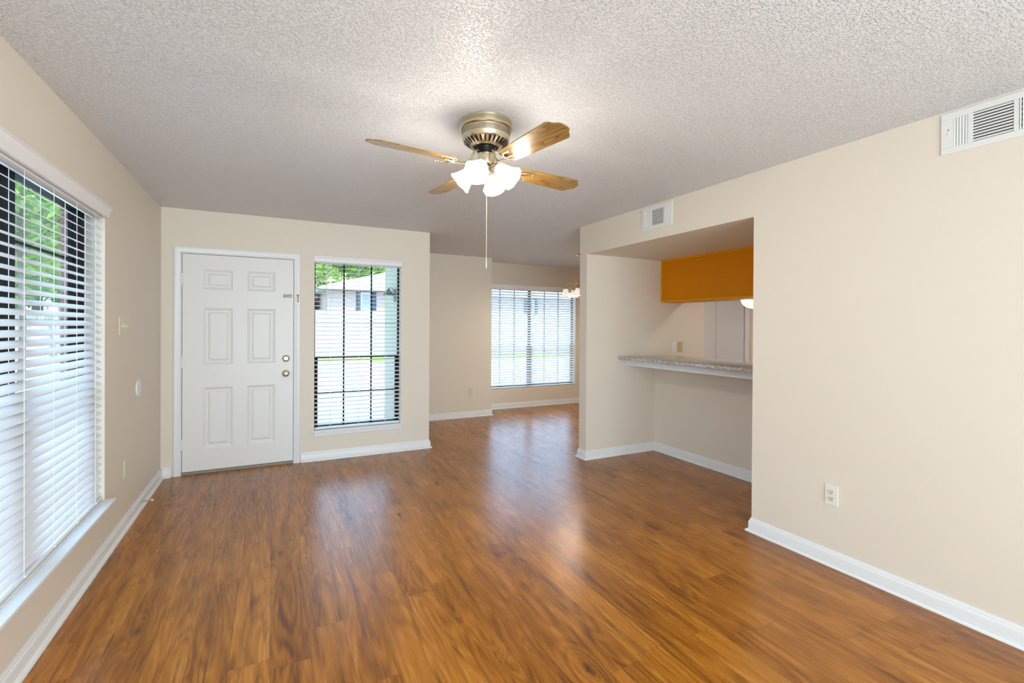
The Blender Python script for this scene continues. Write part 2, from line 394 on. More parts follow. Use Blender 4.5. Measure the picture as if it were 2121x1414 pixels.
tag(mb.build('wall_right', M['wall']), 'long beige wall with two white vents and a header over the bar', 'wall', kind='structure')
tag(MB().box(XR, 4.65, YA, YE, 0, ZH).build('wall_partition', M['wall']), 'beige partition wall at the left end of the breakfast bar', 'wall', kind='structure')
tag(MB().box(XR+T, XU+0.12, YO-T, YO, 0, ZH).build('wall_niche', M['wall']), 'hidden beige return wall at the right end of the bar', 'wall', kind='structure')
tag(MB().box(XU, XU+0.12, YO, YA, 0, 1.03).build('wall_bar', M['wall']), 'beige half wall under the granite breakfast bar', 'wall', kind='structure')
tag(MB().box(XR+T, XE, 0.5, YE, ZH, H-0.005).build('ceiling_soffit', M['wall']), 'lowered beige soffit above the breakfast bar', 'soffit', kind='structure')
tag(MB().box(XU+0.12, XE, 0.4, 0.5, 0, ZH).build('wall_pantry', M['wall']), 'hidden beige end wall of the kitchen', 'wall', kind='structure')
tag(MB().box(XL, XR+T, YBACK-0.14, YBACK, 0, H).build('wall_back', M['wall']), 'beige wall behind the camera', 'wall', kind='structure')

# ------------------------------------------------------------------ baseboards (profile swept along a wall run)
BP = [(0, 0), (0.030, 0), (0.029, 0.006), (0.025, 0.013), (0.017, 0.018), (0.0135, 0.019), (0.0135, 0.066), (0.011, 0.071), (0.008, 0.073), (0.0075, 0.080), (0.004, 0.085), (0.003, 0.092), (0, 0.092)]
def baseboard(name, path, label, ends=(None, None)):
    """path: list of (x,y) along the wall face; room lies on the LEFT of the walking direction"""
    mb = MB(); P = [Vector((x, y, 0)) for x, y in path]; rings = []
    n = len(P)
    for i, p in enumerate(P):
        d0 = (P[i]-P[i-1]).normalized() if i > 0 else None
        d1 = (P[i+1]-P[i]).normalized() if i < n-1 else None
        nl = lambda d: Vector((-d.y, d.x, 0))
        if d0 is None: off = nl(d1)
        elif d1 is None: off = nl(d0)
        else:
            a, b = nl(d0), nl(d1); off = (a+b)/(1+a.dot(b))
        rings.append([p+off*w+Vector((0, 0, h)) for w, h in BP])
    mb.loft(rings)
    return tag(mb.build(name, M['trim'], smooth=30), label, 'baseboard', kind='structure')
g = 0.0004
baseboard('baseboard_left', [(XL+g, YF), (XL+g, YBACK)], 'white baseboard along the left window wall')
baseboard('baseboard_corner', [(D1['x0']-0.062, YF-g), (XL+0.014, YF-g)], 'short white baseboard between left corner and door casing')
baseboard('baseboard_front', [(XP+g, YF+T), (XP+g, YF-g), (D1['x1']+0.058, YF-g)], 'white baseboard under the narrow window beside the door')
baseboard('baseboard_dining', [(XB+g, YC), (XB+g, YB-g), (XP, YB-g)], 'white baseboard around the dining stub wall')
baseboard('baseboard_far', [(XE, YC-g), (XB, YC-g)], 'white baseboard under the dining window')
baseboard('baseboard_bar', [(XU-g, YO), (XU-g, YA-g), (XR-g, YA-g), (XR-g, YE+g), (XR+0.3, YE+g)], 'white baseboard wrapping the partition and bar half wall')
baseboard('baseboard_right', [(XR-g, YBACK), (XR-g, YO+g), (XR+0.3, YO+g)], 'white baseboard along the long right wall')

# ------------------------------------------------------------------ windows
def make_window(name, axis, face, depth, u0, u1, z0, z1, cols, rows, meet, mullion, label, jamb=0.035):
    """axis 'x': window in a y=const wall, glass at y=face+depth*; outward = +y.  axis 'y': x=const wall, outward = -x"""
    root = empty(name, (0, 0, 0), label, 'window', kind='structure')
    def bx(mb, a0, a1, d0, d1, w0, w1):
        if axis == 'x': mb.box(a0, a1, face+d0, face+d1, w0, w1)
        else: mb.box(face-d1, face-d0, a0, a1, w0, w1)
    d0, d1 = depth, depth+0.045
    fr = MB()
    bx(fr, u0, u0+jamb, d0, d1, z0, z1); bx(fr, u1-jamb, u1, d0, d1, z0, z1)
    bx(fr, u0, u1, d0, d1, z1-0.03, z1); bx(fr, u0, u1, d0, d1, z0, z0+0.03)
    for (m0, m1) in mullion: bx(fr, m0, m1, d0, d1, z0, z1)
    fr.build('window_frame', M['bronze'], root)
    spans = []; a = u0+jamb
    for (m0, m1) in mullion: spans.append((a, m0)); a = m1
    spans.append((a, u1-jamb))
    for (a0, a1) in spans:
        sa = MB()
        bx(sa, a0, a1, d0+0.004, d1-0.008, meet-0.012, meet+0.012)      # meeting rail
        bx(sa, a0, a0+0.026, d0+0.006, d1-0.012, z0+0.03, meet); bx(sa, a1-0.026, a1, d0+0.006, d1-0.012, z0+0.03, meet)
        sa.build('sash', M['bronze'], root)
        mu = MB()
        for k in range(1, cols):
            c = a0+(a1-a0)*k/cols; bx(mu, c-0.008, c+0.008, d0+0.018, d0+0.030, z0+0.03, z1-0.03)
        for zr in rows: bx(mu, a0, a1, d0+0.017, d0+0.031, zr-0.006, zr+0.006)
        if cols > 1 or rows: mu.build('muntin_bars', M['bronze'], root)
        gl = MB(); bx(gl, a0, a1, d0+0.022, d0+0.026, z0+0.03, z1-0.03); gl.build('glass_pane', M['glass'], root)
    return root
win1 = make_window('window_1', 'y', XL, 0.095, W1['y0'], W1['y1'], W1['z0'], W1['z1'], 1, [1.745, 1.40, 0.69], 1.045, [(2.61, 2.78)], 'wide dark framed window behind the blinds on the left wall', jamb=0.10)
win2 = make_window('window_2', 'x', YF, 0.085, W2['x0'], W2['x1'], W2['z0'], W2['z1'], 3, [1.762, 1.41, 0.673], 1.051, [], 'narrow dark framed window beside the entry door', jamb=0.014)
win3 = make_window('window_3', 'x', YC, 0.085, W3['x0'], W3['x1'], W3['z0'], W3['z1'], 3, [], 1.046, [(4.00, 4.04)], 'double dark framed window in the dining area', jamb=0.018)
def stool(root, axis, face, u0, u1, z, out, horn, ap_h, deep=0.09):
    def bx(mb, a0, a1, d0, d1, w0, w1):
        if axis == 'x': mb.box(a0, a1, face-d1, face-d0, w0, w1)
        else: mb.box(face+d0, face+d1, a0, a1, w0, w1)
    s = MB(); bx(s, u0-horn, u1+horn, 0.0006, out, z-0.02, z); bx(s, u0+0.001, u1-0.001, -deep, 0.0006, z-0.02, z)
    s.build('sill', M['trim'], root, bevel=0.004)
    a = MB(); bx(a, u0-0.005, u1+0.005, 0.0008, 0.012, z-0.02-ap_h, z-0.0202); bx(a, u0-0.005, u1+0.005, 0.012, 0.022, z-0.02-ap_h*0.42, z-0.0202)
    a.build('apron', M['trim'], root, bevel=0.003)
stool(win1, 'y', XL, W1['y0'], W1['y1'], W1['z0']+0.004, 0.055, 0.008, 0.055)
stool(win2, 'x', YF, W2['x0'], W2['x1'], W2['z0']+0.004, 0.03, 0.034, 0.042)

# ------------------------------------------------------------------ venetian blinds
def blind(label, axis, face, u0, u1, z_top, z_bot, tilt, cords, dc, val, wand=None, sub=0.05, pitch=0.0435, puckers=False, vals=None):
    """dc: depth of the slat centre outwards from the wall face (negative = into room)"""
    base = (0, 0, 0)
    root = empty('venetian_blind', base, label, 'blind', 'white window blinds')
    def pt(u, d, z):   # d = distance INTO the room from the wall face
        return Vector((u, face-d, z)) if axis == 'x' else Vector((face+d, u, z))
    w = sub; ct, st = math.cos(tilt), math.sin(tilt)
    sl = MB(); z = z_top-0.045; zs = []
    while z > z_bot+0.045: zs.append(z); z -= pitch
    for z in zs:
        prof = []
        for t in (-0.5, -0.25, 0, 0.25, 0.5):           # crowned slat, t<0 = room side (low)
            a = t*w; crown = 0.0022*(1-4*t*t)
            prof.append((-dc-a*ct*1.0-crown*st*0, z+a*st+crown))
        th = 0.0026
        ring = prof+[(d, zz-th) for d, zz in prof[::-1]]
        sl.loft([[pt(u0+0.004, d, zz) for d, zz in ring], [pt(u1-0.004, d, zz) for d, zz in ring]])
    sl.build('slats', M['blind'], root, smooth=40)
    def bx(mb, a0, a1, d0, d1, w0, w1):
        p, q = pt(a0, d0, w0), pt(a1, d1, w1)
        mb.box(min(p.x, q.x), max(p.x, q.x), min(p.y, q.y), max(p.y, q.y), w0, w1)
    hr = MB(); bx(hr, u0+0.003, u1-0.003, -dc-0.026, -dc+0.026, z_top-0.036, z_top); hr.build('headrail', M['blind'], root, bevel=0.002)
    br = MB(); bx(br, u0+0.005, u1-0.005, -dc-0.025, -dc+0.025, z_bot+0.004, z_bot+0.022)
    br.build('bottom_rail', M['blind'], root, bevel=0.004)
    for u in cords:
        ld = MB()
        for d in (-dc+0.5*w*ct+0.0015, -dc-0.5*w*ct-0.0015):
            sg = -1 if d > -dc else 1
            zo = -0.5*w*st if d > -dc else 0.5*w*st
            ld.tube([pt(u, d, z_top-0.03+zo*0), pt(u, d, z_bot+0.012)], 0.0012, 5)
        for z in zs:
            ld.tube([pt(u+0.002, -dc+0.5*w*ct, z-0.5*w*st-0.004), pt(u+0.002, -dc-0.5*w*ct, z+0.5*w*st-0.004)], 0.0005, 4)
        ld.build('ladder_cord', M['cord'], root)
        bt = MB(); bt.lathe([(0.0001, 0), (0.006, 0.001), (0.006, 0.006), (0.0001, 0.008)], tuple(pt(u, -dc+0.026, z_bot+0.012)), 10); bt.build('cord_button', M['cord'], root)
    # valance: crown profile with mitred returns
    zb, zt, ob, ot, ex = val
    v = MB()
    prof = [(0.0, 0.0), (0.0, 0.25), (0.15, 0.55), (0.5, 0.72), (0.62, 0.9), (1.0, 0.92), (1.0, 1.0)]
    def ring(k):
        f, h = prof[k]; o = ob+(ot-ob)*f; e = ex+(ot-ob)*f; zz = zb+(zt-zb)*h
        return [pt(u0-e, 0.0006, zz), pt(u0-e, o, zz), pt(u1+e, o, zz), pt(u1+e, 0.0006, zz)]
    v.loft([ring(k) for k in range(len(prof))])
    v.build('valance', M['blind'], root)
    if wand:
        u, zl = wand
        wd = MB(); wd.tube([pt(u, -dc+0.034, z_top-0.03), pt(u, -dc+0.036, zl)], 0.0045, 8); wd.build('tilt_wand', M['cord'], root, smooth=40)
    return root
blind('white two inch blind in the large left wall window', 'y', XL, W1['y0'], W1['y1'], 2.045, W1['z0']+0.004, math.radians(30), [1.86, 2.22, 2.62, 2.915, 3.205, 3.50], 0.034, (2.018, 2.082, 0.016, 0.034, 0.022))
blind('white open blind in the narrow window beside the entry door', 'x', YF, W2['x0'], W2['x1'], 2.065, W2['z0']+0.004, math.radians(7), [0.55, 0.834, 1.115], 0.036, (2.036, 2.092, 0.014, 0.032, 0.004), wand=(0.507, 1.50))
blind('white blind in the wide dining window behind the chandelier', 'x', YC, W3['x0'], W3['x1'], 2.05, W3['z0'], math.radians(33), [3.33, 3.72, 4.04, 4.38, 4.75], 0.036, (2.0, 2.082, 0.014, 0.024, -0.004))

# ------------------------------------------------------------------ entry door
door = empty('door_1', (0, 0, 0), 'white six panel entry door with deadbolt and knob', 'door', kind='structure')
dx0, dx1, dz0, dz1 = -0.727, 0.196, 0.028, 2.034
dy = YF+0.004
panels = [(-0.569, -0.326, 1.71, 1.90), (-0.207, 0.036, 1.71, 1.90), (-0.562, -0.324, 1.01, 1.54), (-0.207, 0.036, 1.01, 1.54), (-0.556, -0.328, 0.228, 0.798), (-0.201, 0.034, 0.228, 0.798)]
panels = [(-0.564 if a < -0.3 else -0.206, -0.326 if a < -0.3 else 0.035, z0, z1) for a, b, z0, z1 in panels]
def door_slab():
    mb = MB(); bm = mb.bm
    xs = sorted({dx0, dx1, *[p[0] for p in panels], *[p[1] for p in panels]}); zs = sorted({dz0, dz1, *[p[2] for p in panels], *[p[3] for p in panels]})
    V = {}
    def vt(x, y, z):
        k = (round(x, 4), round(y, 4), round(z, 4))
        if k not in V: V[k] = bm.verts.new((x, y, z))
        return V[k]
    for i in range(len(xs)-1):
        for j in range(len(zs)-1):
            a, b, c, d = xs[i], xs[i+1], zs[j], zs[j+1]
            if any(abs(a-p[0]) < 1e-4 and abs(c-p[2]) < 1e-4 for p in panels):
                steps = [(0, 0), (0.006, 0.004), (0.020, 0.011), (0.026, 0.013), (0.036, 0.013), (0.052, 0.004), (0.056, 0.003)]
                prev = None
                for ins, dep in steps:
                    y = dy+dep
                    ring = [vt(a+ins, y, c+ins), vt(b-ins, y, c+ins), vt(b-ins, y, d-ins), vt(a+ins, y, d-ins)]
                    if prev:
                        for k in range(4): mb.face([prev[k], prev[(k+1) % 4], ring[(k+1) % 4], ring[k]])
                    prev = ring
                mb.face(prev)
            else: mb.face([vt(a, dy, c), vt(b, dy, c), vt(b, dy, d), vt(a, dy, d)])
    yb = dy+0.04
    # sides and back
    back = [vt(dx0, yb, dz0), vt(dx1, yb, dz0), vt(dx1, yb, dz1), vt(dx0, yb, dz1)]
    mb.face(back)
    for x in (dx0, dx1):
        col = [vt(x, dy, z) for z in zs]; mb.face([vt(x, yb, dz0)]+col+[vt(x, yb, dz1)])
    for z in (dz0, dz1):
        colx = [vt(x, dy, z) for x in xs]; mb.face([vt(dx0, yb, z)]+colx+[vt(dx1, yb, z)])
    return mb
door_slab().build('door_slab', M['door'], door)
jm = MB()
jm.box(D1['x0']+0.001, dx0-0.004, YF-0.002, YF+T, 0, D1['z1']-0.001); jm.box(dx1+0.004, D1['x1']-0.001, YF-0.002, YF+T, 0, D1['z1']-0.001); jm.box(D1['x0']+0.001, D1['x1']-0.001, YF-0.002, YF+T, dz1+0.004, D1['z1']-0.001)
jm.box(dx0-0.004, dx0+0.008, dy+0.042, dy+0.06, 0.03, dz1+0.004); jm.box(dx1-0.008, dx1+0.004, dy+0.042, dy+0.06, 0.03, dz1+0.004); jm.box(dx0, dx1, dy+0.042, dy+0.06, dz1-0.008, dz1+0.004)
jm.build('door_jamb', M['trim'], door)
# casing with a stepped profile, mitred
CP = [(0, 0.0006), (0, 0.010), (0.006, 0.013), (0.010, 0.011), (0.022, 0.013), (0.034, 0.017), (0.050, 0.019), (0.055, 0.018), (0.057, 0.0006)]
cb = MB(); ins = 0.006
ix0, ix1, iz1 = D1['x0']+0.012, D1['x1']-0.012, D1['z1']-0.010
ringf = lambda px_, pz_, sx, sz: [Vector((px_+sx*w, YF-h, pz_+sz*w)) for w, h in CP]
cb.loft([ringf(ix0, 0.0, -1, 0), ringf(ix0, iz1, -1, 1), ringf(ix1, iz1, 1, 1), ringf(ix1, 0.0, 1, 0)])
cb.build('door_casing', M['trim'], door, smooth=25)
th = MB(); th.box(D1['x0']+0.002, D1['x1']-0.002, YF-0.004, YF+T, 0.0, 0.022); th.build('threshold', mat('grey_threshold', srgb(150, 140, 126), 0.5), door, bevel=0.004)
for zc in (1.797, 1.037, 0.280):
    h = MB(); h.lathe([(0.0065, -0.05), (0.0065, 0.05)], (dx0-0.003, YF-0.008, zc), 12, caps=True); h.lathe([(0.0001, 0.05), (0.005, 0.052), (0.0045, 0.056), (0.0001, 0.058)], (dx0-0.003, YF-0.008, zc), 12); h.box(dx0-0.002, dx0+0.012, YF-0.003, YF+0.0045, zc-0.048, zc+0.048); h.box(dx0-0.016, dx0-0.004, YF-0.0045, YF-0.002, zc-0.048, zc+0.048)
    h.build('hinge', M['trim'], door, smooth=40)
toY = Matrix.Rotation(math.radians(90), 4, 'X')    # lathe axis +z -> -y (into the room)
def yl(mb, prof, x, z, seg=28): return mb.lathe(prof, (x, dy, z), seg, toY)
dbx = 0.130
db = MB(); yl(db, [(0.0335, 0.0), (0.0335, 0.006), (0.031, 0.012), (0.024, 0.014), (0.0225, 0.016)], dbx, 1.052); yl(db, [(0.0225, 0.016), (0.021, 0.028), (0.012, 0.029), (0.0001, 0.029)], dbx, 1.052)
db = db.build('deadbolt', M['nickel'], door, smooth=40); db['label'] = 'satin nickel deadbolt'
tt = MB(); tt.box(dbx-0.004, dbx+0.004, dy-0.040, dy-0.028, 1.052-0.013, 1.052+0.013); tt.build('thumb_turn', M['nickel'], db, bevel=0.002)
kb = MB(); yl(kb, [(0.034, 0), (0.034, 0.004), (0.030, 0.010), (0.017, 0.014), (0.0125, 0.018), (0.0125, 0.030), (0.019, 0.036), (0.026, 0.045), (0.028, 0.055), (0.025, 0.064), (0.016, 0.068), (0.0085, 0.0685), (0.008, 0.066), (0.0001, 0.066)], dbx, 0.903)
kb = kb.build('door_knob', M['nickel'], door, smooth=35); kb['label'] = 'round satin nickel knob'
lb = MB(); lb.box(dbx-0.004, dbx+0.004, dy-0.0705, dy-0.066, 0.898, 0.908); lb.build('lock_button', M['black_metal'], kb)
gd = MB()
for zz in (1.664, 1.682): gd.tube([(0.110, dy-0.012, zz), (0.186, dy-0.012, zz)], 0.0035, 8); gd.sphere((0.110, dy-0.012, zz), 0.006, 10, 8); gd.sphere((0.188, dy-0.012, zz), 0.0055, 10, 8)
gd.box(0.180, 0.192, dy-0.014, dy-0.0003, 1.657, 1.690)
gd = gd.build('swing_bar_guard', M['nickel'], door, smooth=40); gd['label'] = 'satin nickel swing bar door guard'
st = MB(); st.box(0.230, 0.246, YF-0.026, YF-0.0175, 1.598, 1.692)
st.tube([(0.238, YF-0.034, 1.605), (0.238, YF-0.034, 1.672)], 0.0055, 8); st.sphere((0.236, YF-0.038, 1.680), 0.011, 10, 8)
st = st.build('guard_strike', M['nickel'], door, smooth=40); st['label'] = 'brass door guard catch on the casing'

# ------------------------------------------------------------------ wall plates, vents
def plate(name, label, cat, axis, face, sgn, u, z, w, h, material, kind_, group=None):
    """sgn: direction of the room from the wall along the normal axis"""
    root = empty(name, (face, u, z) if axis == 'y' else (u, face, z), label, cat, group)
    def bx(mb, a0, a1, d0, d1, w0, w1):
        if axis == 'y': mb.box(*sorted((sgn*d0, sgn*d1)), a0, a1, w0, w1)
        else: mb.box(a0, a1, *sorted((sgn*d0, sgn*d1)), w0, w1)
    p = MB(); bx(p, -w/2, w/2, 0.0004, 0.006, -h/2, h/2); p.build('cover_plate', material, root, bevel=0.002)
    if kind_ == 'outlet':
        for zz in (0.0195, -0.0195):
            f = MB(); pts = []
            for k in range(24):
                a = 2*math.pi*k/24; x = 0.0172*math.cos(a); y = max(-0.0128, min(0.0128, 0.0172*math.sin(a))); pts.append((x, y))
            if axis == 'y': f.loft([[Vector((sgn*d, x, zz+y)) for x, y in pts] for d in (0.005, 0.0085)])
            else: f.loft([[Vector((x, sgn*d, zz+y)) for x, y in pts] for d in (0.005, 0.0085)])
            rc = f.build('receptacle', M['almond'], root)
            s2 = MB(); bx(s2, -0.0075, -0.0050, 0.0084, 0.0088, zz-0.001, zz+0.008); bx(s2, 0.0050, 0.0075, 0.0084, 0.0088, zz-0.0005, zz+0.007); bx(s2, -0.0025, 0.0025, 0.0084, 0.0088, zz-0.010, zz-0.005)
            s2.build('slots', M['dark'], rc)
        sc = MB(); bx(sc, -0.0025, 0.0025, 0.0058, 0.0072, -0.0025, 0.0025); sc.build('screw', M['almond'], root)
    elif kind_ == 'toggle':
        for k in ((-0.046, 0, 0.046) if w > 0.15 else (0,)):
            t = MB(); bx(t, k-0.0055, k+0.0055, 0.0055, 0.0075, -0.012, 0.012)
            if axis == 'y': t.poly_extrude([(sgn*0.006, k-0.0042, -0.006), (sgn*0.006, k-0.0042, 0.008), (sgn*0.016, k-0.0042, -0.006), (sgn*0.016, k-0.0042, -0.012)][:4], (0, 0.0084, 0))
            else: t.poly_extrude([(k-0.0042, sgn*0.006, 0.006), (k-0.0042, sgn*0.006, -0.008), (k-0.0042, sgn*0.016, 0.004), (k-0.0042, sgn*0.016, 0.011)], (0.0084, 0, 0))
            t.build('toggle', M['almond'], root)
    elif kind_ == 'rocker':
        t = MB(); bx(t, -0.0165, 0.0165, 0.0055, 0.0095, -0.033, 0.033); t.build('rocker', M['white_plastic'], root, bevel=0.002)
    return root
plate('light_switch', 'almond triple light switch beside the left window', 'light switch', 'y', XL, 1, 4.012, 1.374, 0.21, 0.117, M['almond'], 'toggle')
plate('wall_outlet', 'almond outlet cover low on the wall under the triple switch', 'outlet', 'y', XL, 1, 4.064, 0.405, 0.076, 0.118, M['almond'], 'outlet')
plate('wall_outlet', 'white outlet with almond receptacles on the long right wall', 'outlet', 'y', XR, -1, 1.622, 0.409, 0.072, 0.116, M['white_plastic'], 'outlet')
plate('wall_outlet', 'almond outlet on the stub wall left of dining window', 'outlet', 'x', YB, -1, 2.698, 0.39, 0.072, 0.116, M['almond'], 'outlet')
plate('light_switch', 'white rocker switch above the granite bar', 'light switch', 'x', YA, -1, 4.150, 1.155, 0.074, 0.118, M['white_plastic'], 'rocker')
plate('light_switch', 'almond toggle switch above the bar beside the white rocker', 'light switch', 'x', YA, -1, 4.256, 1.155, 0.074, 0.118, mat('tan_plastic', srgb(206, 184, 140), 0.4), 'toggle')
# round blank wall cover
bl = MB(); bl.lathe([(0.064, 0.0004), (0.064, 0.006), (0.061, 0.010), (0.030, 0.0125), (0.0001, 0.0125)], (XL, 4.405, 0.908), 40, Matrix.Rotation(math.radians(90), 4, 'Y'))
tag(bl.build('wall_bumper', M['white_plastic'], smooth=40), 'round white door bumper plate on the left wall', 'wall bumper')
# spring doorstop
ds = empty('door_stop', (XL+0.0139, 4.46, 0.046), 'white tipped spring doorstop on the left baseboard', 'doorstop')
q = MB(); q.lathe([(0.010, 0), (0.010, 0.003), (0.006, 0.006), (0.0001, 0.006)], (0, 0, 0), 16, Matrix.Rotation(math.radians(90), 4, 'Y')); q.build('base', M['steel'], ds, smooth=40)
pth = [(0.005+0.055*k/160, 0.0042*math.cos(k*0.9), 0.0042*math.sin(k*0.9)) for k in range(161)]
q = MB(); q.tube(pth, 0.0008, 5); q.build('spring', M['steel'], ds, smooth=60)
q = MB(); q.lathe([(0.0001, 0), (0.006, 0), (0.0075, 0.004), (0.0075, 0.012), (0.005, 0.015), (0.0001, 0.016)], (0.058, 0, 0), 16, Matrix.Rotation(math.radians(90), 4, 'Y')); q.build('tip', M['rubber'], ds, smooth=40)

def vent(label, y0, y1, z0, z1, right_louvers):
    """supply register on the right wall; y1 is the far (image-left) end"""
    root = empty('air_vent', (XR, (y0+y1)/2, (z0+z1)/2), label, 'vent', 'white supply vents on the right wall')
    hy, hz = (y1-y0)/2, (z1-z0)/2
    def bx(mb, a0, a1, d0, d1, w0, w1): mb.box(-d1, -d0, a0, a1, w0, w1)
    iz = hz-0.030
    # sections, going from the far end (+y) to the near end (-y)
    e = hy; s1a, s1b = e-0.046, e-0.100        # five vertical bars
    s2a, s2b = e-0.118, e-0.118-0.140*(hy/0.175)*0.98
    s3a, s3b = s2b-0.018, -hy+0.032
    fr = MB()
    bx(fr, -hy, hy, 0.0004, 0.007, iz, hz); bx(fr, -hy, hy, 0.0004, 0.007, -hz, -iz)
    bx(fr, s1a, hy, 0.0004, 0.007, -iz, iz); bx(fr, s2a, s1b, 0.0004, 0.007, -iz, iz); bx(fr, s3a, s2b, 0.0004, 0.007, -iz, iz); bx(fr, -hy, s3b, 0.0004, 0.007, -iz, iz)
    fr.build('frame', M['grille'], root, bevel=0.0015)
    bk = MB(); bx(bk, s3b, s1a, 0.0004, 0.0010, -iz, iz); bk.build('dark_duct', M['dark'], root)
    v1 = MB(); n = 5
    for k in range(n):
        c = s1b+(s1a-s1b)*(k+0.5)/n
        v1.box(-0.0012-0.0022, 0.0012-0.0022, -0.0043, 0.0043, -iz, iz, Matrix.Translation((-0.002, c, 0)) @ Matrix.Rotation(math.radians(8), 4, 'Z'))
    v1.build('vertical_louvers', M['grille'], root)
    v2 = MB(); n = max(8, int(2*iz/0.0125))
    for k in range(n):
        c = -iz+2*iz*(k+0.5)/n
        v2.box(-0.0009, 0.0009, s2b, s2a, -0.0042, 0.0042, Matrix.Translation((-0.0045, 0, c)) @ Matrix.Rotation(math.radians(-42), 4, 'Y'))
    v2.build('horizontal_louvers', M['grille'], root)
    v3 = MB(); n = 5
    for k in range(n):
        c = s3b+(s3a-s3b)*(k+0.5)/n
        v3.box(-0.003, 0.003, -0.0009, 0.0009, -iz, iz, Matrix.Translation((-0.0062, c, 0)) @ Matrix.Rotation(math.radians(-40), 4, 'Z'))
    for k in range(6):
        c = -iz+2*iz*(k+0.5)/6; v3.box(-0.0025, -0.001, s3b, s3a, c-0.006, c-0.001)
    v3.build('cross_louvers', M['grille'], root)
    lv = MB(); bx(lv, hy-0.031, hy-0.026, 0.0065, 0.0085, -0.012, 0.012); lv.build('damper_lever', M['grille'], root)
    lk = MB(); bx(lk, hy-0.030, hy-0.027, 0.0070, 0.0073, 0.013, 0.021); lk.build('slot', M['dark'], root)
    return root
vent('white supply vent high on the header above the breakfast bar', 2.875, 3.225, 2.226, 2.420, True)
vent('white supply vent high on the long right wall near camera', 0.778, 1.127, 2.231, 2.427, True)

# ------------------------------------------------------------------ breakfast bar, cabinet, kitchen
bar = empty('breakfast_bar', (3.6, (YO+YA)/2, 1.03), 'grey speckled granite bar counter on a white apron', 'counter')
b0 = Vector(bar.location)
def lbox(mb, x0, x1, y0, y1, z0, z1, o): return mb.box(x0-o.x, x1-o.x, y0-o.y, y1-o.y, z0-o.z, z1-o.z)
q = MB()
prof = [(3.352, 1.031), (3.345, 1.034), (3.342, 1.041), (3.342, 1.056), (3.345, 1.063), (3.352, 1.066), (4.02, 1.066), (4.02, 1.031)]
q.loft([[Vector((x-b0.x, y-b0.y, z-b0.z)) for x, z in prof] for y in (YO+0.0005, YA-0.0005)])
q.build('granite_top', M['granite'], bar, smooth=40)
q = lbox(MB(), 3.449, XU-0.0005, YO+0.0006, YA-0.0006, 0.967, 1.0305, b0); q.build('apron', M['trim'], bar, bevel=0.003)
cabz0, cabz1, cabx0, cabx1 = 1.665, ZH-0.0005, 3.951, 4.27
cab = empty('wall_cabinet', (cabx0, (YO+YA)/2, cabz0), 'honey oak upper cabinet hanging over the bar', 'cabinet')
c0 = Vector(cab.location)
lbox(MB(), cabx0+0.008, cabx1, YO+0.0005, YA-0.0006, cabz0+0.02, cabz1, c0).build('carcass', M['cabinet'], cab)
q = MB(); lbox(q, cabx0, cabx1+0.018, YO+0.0005, YA-0.0006, cabz0, cabz0+0.02, c0); lbox(q, cabx0, cabx0+0.009, YO+0.0005, YA-0.0006, cabz1-0.022, cabz1, c0); lbox(q, cabx0, cabx0+0.009, YA-0.022, YA-0.0006, cabz0+0.019, cabz1-0.021, c0)
q.build('edge_strip', M['cab_edge'], cab, bevel=0.002)
for k in range(4):
    ya = YO+0.02+k*(YA-YO-0.04)/4
    d_ = lbox(MB(), cabx1+0.0005, cabx1+0.019, ya+0.004, ya+(YA-YO-0.04)/4-0.004, cabz0+0.03, cabz1-0.03, c0).build('cabinet_door', M['cabinet'], cab, bevel=0.003)
# dome light under the cabinet
dl = empty('dome_light', (4.11, 3.0, cabz0), 'glowing cream dome light under the oak cabinet', 'light')
q = MB(); q.lathe([(0.0001, -0.0006), (0.120, -0.0006), (0.122, -0.010), (0.112, -0.016), (0.0001, -0.016)], (0, 0, 0), 40); q.build('mounting_ring', M['trim'], dl, smooth=40)
q = MB(); q.lathe([(0.112*math.cos(math.pi/2*k/10)+1e-4, -0.016-0.082*math.sin(math.pi/2*k/10)) for k in range(11)], (0, 0, 0), 40)
q.build('glass_dome', mat('lit_cream_glass', srgb(255, 244, 214), 0.3, emit=(1.0, 0.86, 0.6), estr=0.95), dl, smooth=60)
lamp('dome_bulb_light', 'POINT', (4.11, 3.0, cabz0-0.13), 1.0, (1.0, 0.85, 0.6), shadow_soft_size=0.06)
# bifold door in the kitchen's rear wall
bd = empty('door_2', (0, 0, 0), 'white bifold closet door seen past the kitchen bar', 'door', kind='structure')
for k in range(3):
    y1 = 4.06+0.42*(k+1); y0 = y1-0.416
    MB().box(XE-0.030, XE-0.0006, y0, y1, 0.012, 2.03).build('bifold_panel', M['bifold'], bd, bevel=0.003)
MB().box(XE-0.018, XE-0.0006, 3.995, 4.055, 0, 2.09).box(XE-0.018, XE-0.0006, 3.995, 5.38, 2.035, 2.095).build('door_casing', M['trim'], bd, bevel=0.003)
# ------------------------------------------------------------------ ceiling fan
FX, FY = 0.987, 2.255
fan = empty('ceiling_fan', (FX, FY, H), 'brushed brass ceiling fan with four oak blades and four lit glass shades', 'ceiling fan')
q = MB(); q.lathe([(0.0001, -0.0004), (0.131, -0.0004), (0.133, -0.004), (0.132, -0.013), (0.1295, -0.0145), (0.134, -0.017), (0.134, -0.021), (0.1305, -0.0225), (0.1345, -0.025), (0.1345, -0.029), (0.131, -0.0305), (0.1355, -0.033), (0.1355, -0.043), (0.133, -0.045), (0.127, -0.0465), (0.120, -0.047)], (0, 0, 0), 64)
q.build('canopy', M['antique'], fan, smooth=35)
